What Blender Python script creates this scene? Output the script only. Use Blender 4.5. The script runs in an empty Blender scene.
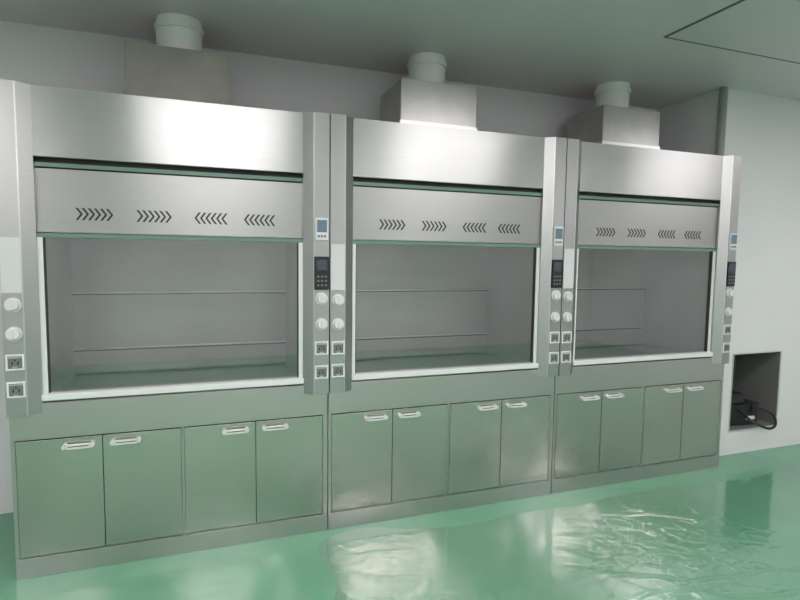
import bpy, bmesh, math
from mathutils import Matrix, Vector, noise as mn
S=bpy.context.scene; COL=S.collection
S.view_settings.view_transform='Standard'
W=1.531; H=2.35; C=0.140; CEIL=2.90; YB=0.81; YN=0.17
# ------------------------------------------------ materials
def mat(name, col, rough=.5, metal=0., **k):
    m=bpy.data.materials.new(name); m.use_nodes=True
    b=m.node_tree.nodes['Principled BSDF']
    b.inputs['Base Color'].default_value=(*col,1); b.inputs['Roughness'].default_value=rough
    b.inputs['Metallic'].default_value=metal
    for a,v in k.items(): b.inputs[a].default_value=v
    return m
def nz(m, scale=(1,1,1), s=5, detail=3, coord='Object'):
    t=m.node_tree; tc=t.nodes.new('ShaderNodeTexCoord'); mp=t.nodes.new('ShaderNodeMapping'); n=t.nodes.new('ShaderNodeTexNoise')
    mp.inputs['Scale'].default_value=scale; n.inputs['Scale'].default_value=s; n.inputs['Detail'].default_value=detail
    t.links.new(tc.outputs[coord],mp.inputs[0]); t.links.new(mp.outputs[0],n.inputs['Vector']); return n
def rng(m,src,a,b,lo=.3,hi=.7):
    t=m.node_tree; r=t.nodes.new('ShaderNodeMapRange'); r.inputs[1].default_value=lo; r.inputs[2].default_value=hi
    r.inputs[3].default_value=a; r.inputs[4].default_value=b; t.links.new(src,r.inputs[0]); return r.outputs[0]
def bump(m,src,dist,strength=1.):
    t=m.node_tree; b=t.nodes.new('ShaderNodeBump'); b.inputs['Strength'].default_value=strength; b.inputs['Distance'].default_value=dist
    t.links.new(src,b.inputs['Height']); t.links.new(b.outputs[0],t.nodes['Principled BSDF'].inputs['Normal']); return b
def ramp(m,src,c0,c1,lo=.3,hi=.7,to='Base Color'):
    t=m.node_tree; r=t.nodes.new('ShaderNodeValToRGB'); e=r.color_ramp.elements
    e[0].position=lo;e[1].position=hi;e[0].color=(*c0,1);e[1].color=(*c1,1)
    t.links.new(src,r.inputs[0]); t.links.new(r.outputs[0],t.nodes['Principled BSDF'].inputs[to])
def steel(name,c,rough,aniso=.7,wav=.0015,var=.02,sc=(1,1,260)):
    m=mat(name,c,rough,1.); t=m.node_tree; b=t.nodes['Principled BSDF']
    n=nz(m,sc,1.5,2); ramp(m,n.outputs[0],tuple(v-var for v in c),tuple(v+var for v in c))
    b.inputs['Anisotropic'].default_value=aniso; b.inputs['Anisotropic Rotation'].default_value=.25
    tg=t.nodes.new('ShaderNodeTangent'); tg.direction_type='RADIAL'; tg.axis='Z'; t.links.new(tg.outputs[0],b.inputs['Tangent'])
    w=nz(m,(1,1,.7),2.2,1); bump(m,w.outputs[0],wav,1.)
    return m
M={}
M['steel']=steel('brushed_steel',(.465,.465,.46),.32,.82)
M['steel_p']=steel('brushed_steel_post',(.44,.44,.435),.34,.6)
M['steel_d']=steel('brushed_steel_door',(.61,.545,.525),.20,.55,.022,.03,(.8,.8,1.2))
M['steel_a']=steel('brushed_steel_apron',(.58,.53,.525),.28,.6,.004,.006)
M['steel_l']=steel('brushed_steel_light',(.62,.62,.61),.32,.5)
M['vent']=steel('satin_panel',(.38,.38,.372),.38,.6,.0015,.01)
M['dark']=mat('slot_black',(.012,.012,.013),.6)
M['gap']=mat('gap_dark',(.04,.04,.038),.6)
M['hgap']=mat('hatch_gap_grey',(.12,.12,.118),.6)
M['white']=mat('white_plastic',(.66,.66,.66),.35)
M['alu']=mat('white_aluminium_frame',(.74,.76,.74),.3,.15)
M['label']=mat('blank_label_plate',(.60,.60,.60),.45)
M['green']=mat('green_glass_edge',(.14,.23,.18),.2)
M['black']=mat('black_plastic',(.012,.012,.014),.3)
M['screen']=mat('lcd_screen',(.14,.20,.26),.15)
M['screen_d']=mat('controller_lcd',(.05,.07,.09),.15)
M['sock']=mat('socket_insert',(.16,.165,.165),.4)
M['line']=mat('liner_panel',(.5,.5,.5),.30,.45)
M['work']=mat('worktop',(.16,.16,.16),.3)
n=nz(M['line'],(1,1,1),1.6,2); ramp(M['line'],n.outputs[0],(.38,.375,.375),(.50,.49,.49))
M['duct']=mat('duct_galvanised',(.42,.41,.385),.32,.8); n=nz(M['duct'],s=6); ramp(M['duct'],n.outputs[0],(.37,.36,.345),(.44,.43,.415))
M['duct_b']=mat('duct_shaded_brown',(.2,.19,.17),.55,.2); n=nz(M['duct_b'],s=5); ramp(M['duct_b'],n.outputs[0],(.22,.205,.185),(.28,.265,.24))  # shadow on the first plenum box, put into a darker brownish colour
M['pipe']=mat('pipe_pvc',(.76,.74,.73),.4)
g=bpy.data.materials.new('sash_glass'); g.use_nodes=True; t=g.node_tree; t.nodes.clear()
o=t.nodes.new('ShaderNodeOutputMaterial'); mx=t.nodes.new('ShaderNodeMixShader'); tr=t.nodes.new('ShaderNodeBsdfTransparent'); gl=t.nodes.new('ShaderNodeBsdfGlossy')
lw=t.nodes.new('ShaderNodeLayerWeight'); lw.inputs[0].default_value=.5
pw=t.nodes.new('ShaderNodeMath'); pw.operation='POWER'; pw.inputs[1].default_value=4
ma=t.nodes.new('ShaderNodeMath'); ma.operation='MULTIPLY_ADD'; ma.inputs[1].default_value=.8; ma.inputs[2].default_value=.13; ma.use_clamp=True
t.links.new(lw.outputs['Facing'],pw.inputs[0]); t.links.new(pw.outputs[0],ma.inputs[0]); t.links.new(ma.outputs[0],mx.inputs[0])
tr.inputs[0].default_value=(.94,.95,.945,1); gl.inputs['Roughness'].default_value=.03
t.links.new(tr.outputs[0],mx.inputs[1]); t.links.new(gl.outputs[0],mx.inputs[2]); t.links.new(mx.outputs[0],o.inputs[0]); M['glass']=g
# film
g=bpy.data.materials.new('clear_plastic_film'); g.use_nodes=True; t=g.node_tree; t.nodes.clear()
o=t.nodes.new('ShaderNodeOutputMaterial'); mx=t.nodes.new('ShaderNodeMixShader'); tr=t.nodes.new('ShaderNodeBsdfTransparent'); gl=t.nodes.new('ShaderNodeBsdfGlossy')
mx.inputs[0].default_value=.15; tr.inputs[0].default_value=(1,1,1,1); gl.inputs['Roughness'].default_value=.09
t.links.new(tr.outputs[0],mx.inputs[1]); t.links.new(gl.outputs[0],mx.inputs[2]); t.links.new(mx.outputs[0],o.inputs[0]); M['film']=g
# room
M['wall']=mat('cleanroom_wall',(.7,.7,.7),.45); n=nz(M['wall'],s=.9); ramp(M['wall'],n.outputs[0],(.67,.66,.67),(.72,.71,.72))
M['ceil']=mat('cleanroom_ceiling',(.50,.515,.50),.4); n=nz(M['ceil'],s=.7); ramp(M['ceil'],n.outputs[0],(.64,.565,.59),(.70,.625,.65))
M['trim']=mat('aluminium_trim',(.6,.61,.6),.35,.6)
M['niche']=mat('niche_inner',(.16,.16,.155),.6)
f=mat('green_epoxy_floor',(.10,.38,.23),.15); M['floor']=f
n=nz(f,(1,1,1),1.3,4); ramp(f,n.outputs[0],(.105,.30,.175),(.145,.36,.225))
a=nz(f,(1,1,1),2.6,2.5); bump(f,a.outputs[0],.010,1.)
f.node_tree.nodes['Principled BSDF'].inputs['Specular IOR Level'].default_value=.65
e=bpy.data.materials.new('led_panel'); e.use_nodes=True; b=e.node_tree.nodes['Principled BSDF']; b.inputs['Emission Color'].default_value=(1,.94,.965,1); b.inputs['Emission Strength'].default_value=19.5; M['led']=e
# ------------------------------------------------ mesh helpers
def obj(name,bm,m,parent=None,smooth=False):
    bmesh.ops.recalc_face_normals(bm,faces=bm.faces)
    me=bpy.data.meshes.new(name); bm.to_mesh(me); bm.free(); me.materials.append(M[m])
    if smooth:
        for p in me.polygons: p.use_smooth=True
    ob=bpy.data.objects.new(name,me); COL.objects.link(ob)
    if parent: ob.parent=parent
    return ob
def abox(bm,x0,x1,y0,y1,z0,z1,bev=0):
    r=bmesh.ops.create_cube(bm,size=1,matrix=Matrix.Translation(((x0+x1)/2,(y0+y1)/2,(z0+z1)/2))@Matrix.Diagonal((x1-x0,y1-y0,z1-z0,1)))
    if bev:
        ed=list({e for v in r['verts'] for e in v.link_edges})
        bmesh.ops.bevel(bm,geom=ed,offset=bev,segments=2,affect='EDGES')
def box(name,m,parent,*b,bev=0):
    bm=bmesh.new(); abox(bm,*b,bev=bev); return obj(name,bm,m,parent)
def boxes(name,m,parent,lst,bev=0):
    bm=bmesh.new()
    for b in lst: abox(bm,*b,bev=bev)
    return obj(name,bm,m,parent)
def aprism(bm,pts,axis,a0,a1):
    def P(p,a): return {'z':(p[0],p[1],a),'y':(p[0],a,p[1]),'x':(a,p[0],p[1])}[axis]
    v0=[bm.verts.new(P(p,a0)) for p in pts]; v1=[bm.verts.new(P(p,a1)) for p in pts]
    bm.faces.new(v0); bm.faces.new(v1)
    k=len(pts)
    for i in range(k): bm.faces.new((v0[i],v0[(i+1)%k],v1[(i+1)%k],v1[i]))
def cyl(bm,r1,r2,d,mtx,seg=32): bmesh.ops.create_cone(bm,cap_ends=True,segments=seg,radius1=r1,radius2=r2,depth=d,matrix=mtx)
RY=Matrix.Rotation(math.radians(90),4,'X')
def empty(name,loc):
    o=bpy.data.objects.new(name,None); COL.objects.link(o); o.location=loc; o.empty_display_size=.2; return o
# ------------------------------------------------ fume hood
def knob(P,i,x,z,y):
    bm=bmesh.new()
    cyl(bm,.034,.034,.006,Matrix.Translation((x,y-.003,z))@RY)
    cyl(bm,.028,.024,.018,Matrix.Translation((x,y-.014,z))@RY)
    abox(bm,x-.004,x+.004,y-.028,y-.022,z-.022,z+.022,bev=.001)
    obj('valve_knob_%d'%i,bm,'white',P)
def socket(P,i,x,z,y):
    s=.037
    boxes('socket_frame_%d'%i,'alu',P,[(x-s,x+s,y-.008,y,z-s,z-s+.008),(x-s,x+s,y-.008,y,z+s-.008,z+s),(x-s,x-s+.008,y-.008,y,z-s+.008,z+s-.008),(x+s-.008,x+s,y-.008,y,z-s+.008,z+s-.008)])
    boxes('socket_clip_%d'%i,'steel_l',P,[(x-.026,x+.026,y-.010,y-.006,z+.020,z+.026),(x-.010,x+.010,y-.012,y-.006,z-.027,z-.021)])
    box('socket_insert_%d'%i,'sock',P,x-s+.006,x+s-.006,y-.006,y,z-s+.006,z+s-.006)
    boxes('socket_holes_%d'%i,'dark',P,[(x-.014,x-.009,y-.0075,y-.005,z-.012,z+.004),(x+.009,x+.014,y-.0075,y-.005,z-.012,z+.004),(x-.003,x+.003,y-.0075,y-.005,z+.006,z+.013)])
def hood(ox,idx):
    P=empty('fume_hood',(ox,0,0))
    B=.76
    boxes('base_carcass','gap',P,[(.006,W-.006,.022,B,.0,.80)])
    boxes('side_panels','steel',P,[(.002,.02,.0,B,.0,H-.002),(W-.02,W-.002,.0,B,.0,H-.002)])
    box('back_panel','line',P,.02,W-.02,B-.02,B,.80,H-.002)
    box('kick_plinth','steel_a',P,.003,W-.003,-.004,.02,.0,.098,bev=.002)
    box('apron_panel','steel_a',P,.003,W-.003,-.002,.02,.684,.86,bev=.002)
    x0,x1=.020,W-.030; dw=(x1-x0)/4
    for i in range(4):
        a=x0+dw*i+.002; b=x0+dw*(i+1)-.002
        if i==2: a+=.006
        if i==1: b-=.006
        d=box('cabinet_door_%d'%(i+1),'steel_d',P,a,b,-.004,.018,.103,.679,bev=.002)
        hc=(b-.030-.0725) if i%2==0 else (a+.030+.0725)
        bm=bmesh.new(); hz=.640; L=.070; h=.012
        for sx in (-1,1):
            cyl(bm,h,h,.022,Matrix.Translation((hc+sx*(L-h),-.015,hz))@RY,20)
        abox(bm,hc-L+h,hc+L-h,-.026,-.018,hz+.003,hz+.012); abox(bm,hc-L+h,hc+L-h,-.026,-.018,hz-.012,hz-.005)
        obj('door_handle_%d'%(i+1),bm,'alu',P)
        box('door_handle_slot_%d'%(i+1),'gap',P,hc-L+h,hc+L-h,-.007,-.004,hz-.006,hz+.004)
    boxes('base_stiles','steel_a',P,[(.003,.019,-.002,.02,.098,.684),(W-.029,W-.003,-.002,.02,.098,.684),(x0+2*dw-.006,x0+2*dw+.006,-.001,.02,.098,.684)])
    zc=.815
    for side,nm in ((0,'post_left'),(1,'post_right')):
        pr=[(.003,-.040),(.088,-.040),(C,.0),(C,.06),(.003,.06)]
        if side: pr=[(W-x,y) for x,y in pr]
        bm=bmesh.new(); aprism(bm,pr,'z',zc,H); obj(nm,bm,'steel_p',P)
        a=(.085,-.0412),(.088,-.0412),(.091,-.039),(.088,-.036),(.085,-.036)
        pr=[(W-x,y) for x,y in a] if side else a
        bm=bmesh.new(); aprism(bm,pr,'z',zc,H); obj(nm+'_edge',bm,'steel_l',P)
    box('top_panel','steel',P,C,W-C,.0,.03,2.03,H,bev=.002)
    box('top_cover','steel',P,.02,W-.02,.03,B-.02,H-.02,H-.002)
    box('panel_gap','gap',P,C,W-C,.05,.06,1.95,2.04)
    box('raised_sash_edge','green',P,C,W-C,.012,.05,1.985,2.004)
    box('vent_panel','vent',P,C,W-C,.02,.04,1.679,1.978,bev=.002)
    bm=bmesh.new()
    for gc,sg in ((.385,1),(.65,1),(.915,-1),(1.160,-1)):
        for k in range(6):
            cx=gc+(k-2.5)*.0262; w=.013*sg; hh=.029; tk=.0105; y0,y1=.0192,.0215; z=1.770
            for s in (1,-1):
                aprism(bm,[(cx-w-tk/2,z+s*hh),(cx-w+tk/2,z+s*hh),(cx+w*.6+tk/2,z),(cx+w*.6-tk/2,z)],'y',y0,y1)
    obj('vent_slots',bm,'dark',P)
    box('sash_top_rail','green',P,C,W-C,.012,.045,1.655,1.675)
    box('sash_bottom_rail','alu',P,C-.002,W-C+.002,-.012,.045,.872,.903,bev=.003)
    boxes('sash_side_rails','alu',P,[(C,C+.022,.014,.045,.903,1.655),(W-C-.022,W-C,.014,.045,.903,1.655)])
    boxes('sash_side_gaskets','gap',P,[(C+.022,C+.027,.02,.045,.903,1.655),(W-C-.027,W-C-.022,.02,.045,.903,1.655)])
    box('sash_glass','glass',P,C+.024,W-C-.024,.030,.036,.903,1.655)
    boxes('interior_sides','line',P,[(C-.02,C,.06,.70,.84,2.0),(W-C,W-C+.02,.06,.70,.84,2.0)])
    box('interior_top','line',P,C-.02,W-C+.02,.06,.70,2.0,2.02)
    boxes('baffle_panels','line',P,[(C,W-C,.695,.71,.86,.995),(C,W-C,.69,.70,1.005,1.335),(C,W-C,.68,.69,1.345,2.0)])
    boxes('baffle_slots','gap',P,[(C,W-C,.686,.70,.992,1.001),(C,W-C,.678,.69,1.332,1.341)])
    boxes('baffle_lips','steel_l',P,[(C,W-C,.676,.69,1.002,1.010),(C,W-C,.666,.68,1.342,1.350)])
    box('worktop','work',P,C-.02,W-C+.02,.022,.70,.80,.845)
    y=-.040; xl=.048; xr=W-.046
    box('blank_plate','label',P,.006,.086,y-.004,y,1.395,1.650,bev=.001)
    knob(P,1,xl,1.340,y); knob(P,2,xl,1.205,y); socket(P,1,xl,1.072,y); socket(P,2,xl,.943,y)
    boxes('display_bezel','white',P,[(xr-.036,xr+.036,y-.012,y,1.668,1.790)],bev=.003)
    boxes('display_screen','screen',P,[(xr-.027,xr+.027,y-.0135,y-.011,1.712,1.778)])
    boxes('display_keys','sock',P,[(xr-.024+.017*k,xr-.012+.017*k,y-.0135,y-.011,1.684,1.697) for k in range(3)])
    box('controller','black',P,xr-.041,xr+.041,y-.010,y,1.398,1.580,bev=.003)
    boxes('controller_screen','screen_d',P,[(xr-.028,xr+.028,y-.0112,y-.009,1.505,1.562)])
    boxes('controller_keys','sock',P,[(xr-.026+.021*(k%3),xr-.014+.021*(k%3),y-.0115,y-.009,1.418+.024*(k//3),1.428+.024*(k//3)) for k in range(9)])
    knob(P,3,xr,1.350,y); knob(P,4,xr,1.208,y); socket(P,3,xr,1.075,y); socket(P,4,xr,.940,y)
    return P
for i in range(3): hood(i*W,i)
# ------------------------------------------------ exhaust ducts
for i in range(3):
    P=empty('exhaust_duct',(i*W+W/2,0,H))
    zt=.335; dm='duct_b' if i==0 else 'duct'
    bm=bmesh.new(); abox(bm,-.26,.26,.24,.66,.0,zt,bev=.004); obj('plenum_box',bm,dm,P)
    boxes('plenum_flange_band','duct_b' if i==0 else 'steel_l',P,[(-.275,.275,.225,.675,-.0,.012),(-.266,.266,.234,.666,.0,.080)])  # thin lip, plus tall band whose lighter steel paints a bright reflection
    bm=bmesh.new(); cyl(bm,.122,.122,CEIL-H-zt,Matrix.Translation((0,.46,(CEIL-H+zt)/2)),48)
    cyl(bm,.140,.140,.012,Matrix.Translation((0,.46,zt+.006)),48); cyl(bm,.132,.132,.03,Matrix.Translation((0,.46,CEIL-H-.05)),48)
    ob=obj('duct_collar',bm,'pipe',P,True)
    ob.modifiers.new('es','EDGE_SPLIT').split_angle=math.radians(40)
# ------------------------------------------------ room
XL,XR,YF=-3.2,8.0,-5.6; XA=4.62
box('floor','floor',None,XL,XR,YF,YB+.15,-.1,0)
box('ceiling','ceil',None,XL,XR,YF,YB+.15,CEIL,CEIL+.1)
box('wall_back','wall',None,XL,XA+.1,YB,YB+.15,0,CEIL)
nx0,nx1,nz0,nz1=4.90,5.44,.20,.83
boxes('wall_back_right','wall',None,[(XA,nx0,YN,YB,0,CEIL),(nx1,XR,YN,YB,0,CEIL),(nx0,nx1,YN,YB,0,nz0),(nx0,nx1,YN,YB,nz1,CEIL),(nx0,nx1,YN+.4,YB,nz0,nz1)])
boxes('trim_1','trim',None,[(nx0-.012,nx0,YN-.004,YN,nz0-.012,nz1+.012),(nx1,nx1+.012,YN-.004,YN,nz0-.012,nz1+.012),(nx0,nx1,YN-.004,YN,nz1,nz1+.012),(nx0,nx1,YN-.004,YN,nz0-.012,nz0)])
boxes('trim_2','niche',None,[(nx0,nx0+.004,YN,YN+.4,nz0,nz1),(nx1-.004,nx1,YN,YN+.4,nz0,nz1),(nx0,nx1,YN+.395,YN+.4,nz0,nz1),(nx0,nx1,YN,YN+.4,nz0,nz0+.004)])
bm=bmesh.new(); cyl(bm,.03,.03,CEIL,Matrix.Translation((XA-.005,YN-.005,CEIL/2)),24); obj('trim_3',bm,'trim',None,True)
box('wall_left','wall',None,XL-.1,XL,YF,YB+.15,0,CEIL)
box('wall_right','wall',None,XR,XR+.1,YF,YB+.15,0,CEIL)
box('wall_front','wall',None,XL,XR,YF-.1,YF,0,CEIL)
# ceiling access hatch
hx0,hx1,hy0,hy1=3.45,5.2,-1.6,-.39
P=empty('ceiling_hatch',(0,0,0))
boxes('hatch_gap','hgap',P,[(hx0,hx1,hy0,hy1,CEIL-.003,CEIL)])
box('hatch_panel','ceil',P,hx0+.018,hx1-.018,hy0+.018,hy1-.018,CEIL-.005,CEIL)
# plastic film left on the floor, wrinkled
def film(loc,rot,sx,sy,seed):
    bm=bmesh.new(); nx,ny=int(sx*110),int(sy*110); vs={}
    for i in range(nx+1):
        for j in range(ny+1):
            u,v=i/nx,j/ny; x=(u-.5)*sx+.16*mn.noise(Vector((v*3,seed,0))); y=(v-.5)*sy+.20*mn.noise(Vector((u*8,seed+9,0)))
            ed=min(1,min(u,1-u)*sx/.3,min(v,1-v)*sy/.25)
            q=Vector((x*3.2+1.5*y,y*4.2,seed)); q2=Vector((x*8+4*y,y*6.5-x*2,seed+3)); q3=Vector((x*1.1,y*1.3,seed+5)); q4=Vector((x*5-3*y,y*9,seed+11))
            k=max(0,min(1,.45+1.9*mn.noise(q3)))*ed
            r=max(0,1-abs(mn.noise(q))*14)*.008+max(0,1-abs(mn.noise(q2))*9)*.004+max(0,1-abs(mn.noise(q4))*12)*.003
            vs[i,j]=bm.verts.new((x,y,.0015+r*k))
    for i in range(nx):
        for j in range(ny): bm.faces.new((vs[i,j],vs[i+1,j],vs[i+1,j+1],vs[i,j+1]))
    ob=obj('plastic_film_sheet',bm,'film',None,True); ob.location=loc; ob.rotation_euler=(0,0,rot)
film((3.75,-.87,0),-.03,4.6,1.35,3.1)
# black equipment case in the niche
P=empty('equipment_case',(5.10,YN+.04,nz0+.004)); P.rotation_euler=(0,0,-.12); P.scale=(1.2,1.05,1.15)
bm=bmesh.new(); abox(bm,-.13,.15,.02,.20,.0,.16,bev=.012); abox(bm,-.125,.04,.03,.19,.16,.235,bev=.012); abox(bm,-.135,.155,.015,.205,.150,.162,bev=.003)
abox(bm,-.10,-.06,.008,.02,.10,.165,bev=.003); abox(bm,.08,.12,.008,.02,.10,.165,bev=.003)
obj('case_body',bm,'black',P)
boxes('case_label','white',P,[(.045,.115,.016,.0205,.045,.070)])
cu=bpy.data.curves.new('case_handle','CURVE'); cu.dimensions='3D'; cu.bevel_depth=.009; cu.bevel_resolution=3; sp=cu.splines.new('BEZIER')
pp=[(-.02,.02,.12),(.02,-.10,.05),(.15,-.12,.02),(.20,-.06,.09),(.15,.02,.13)]
sp.bezier_points.add(len(pp)-1)
for q,v in zip(sp.bezier_points,pp): q.co=v; q.handle_left_type=q.handle_right_type='AUTO'
cu.materials.append(M['black']); ho=bpy.data.objects.new('case_handle',cu); COL.objects.link(ho); ho.parent=P
# ------------------------------------------------ lights
def led(x,y):
    P=empty('ceiling_light',(x,y,CEIL))
    box('led_diffuser','led',P,-.58,.58,-.28,.28,-.012,-.004); boxes('led_frame','trim',P,[(-.6,.6,-.3,-.28,-.015,0),(-.6,.6,.28,.3,-.015,0),(-.6,-.58,-.28,.28,-.015,0),(.58,.6,-.28,.28,-.015,0)])
for x in (-1.2,1.0,3.2,6.2):
    for y in (-2.0,-4.2): led(x,y)
# ------------------------------------------------ camera
yaw,pitch,roll=.347,.079,.013
fv=Vector((math.sin(yaw)*math.cos(pitch),math.cos(yaw)*math.cos(pitch),-math.sin(pitch)))
r=Vector((math.cos(yaw),-math.sin(yaw),0)); u=r.cross(fv)
r2=r*math.cos(roll)+u*math.sin(roll); u2=-r*math.sin(roll)+u*math.cos(roll)
cam=bpy.data.cameras.new('camera'); co=bpy.data.objects.new('camera',cam); COL.objects.link(co)
m=Matrix.Identity(4)
for i in range(3): m[i][0]=r2[i]; m[i][1]=u2[i]; m[i][2]=-fv[i]
m[0][3],m[1][3],m[2][3]=.883,-2.977,1.582
co.matrix_world=m; cam.sensor_width=36; cam.lens=36*540/800; cam.clip_start=.05
S.camera=co
w=bpy.data.worlds.new('world'); S.world=w; w.use_nodes=True; w.node_tree.nodes['Background'].inputs[0].default_value=(.5,.5,.5,1); w.node_tree.nodes['Background'].inputs[1].default_value=.3
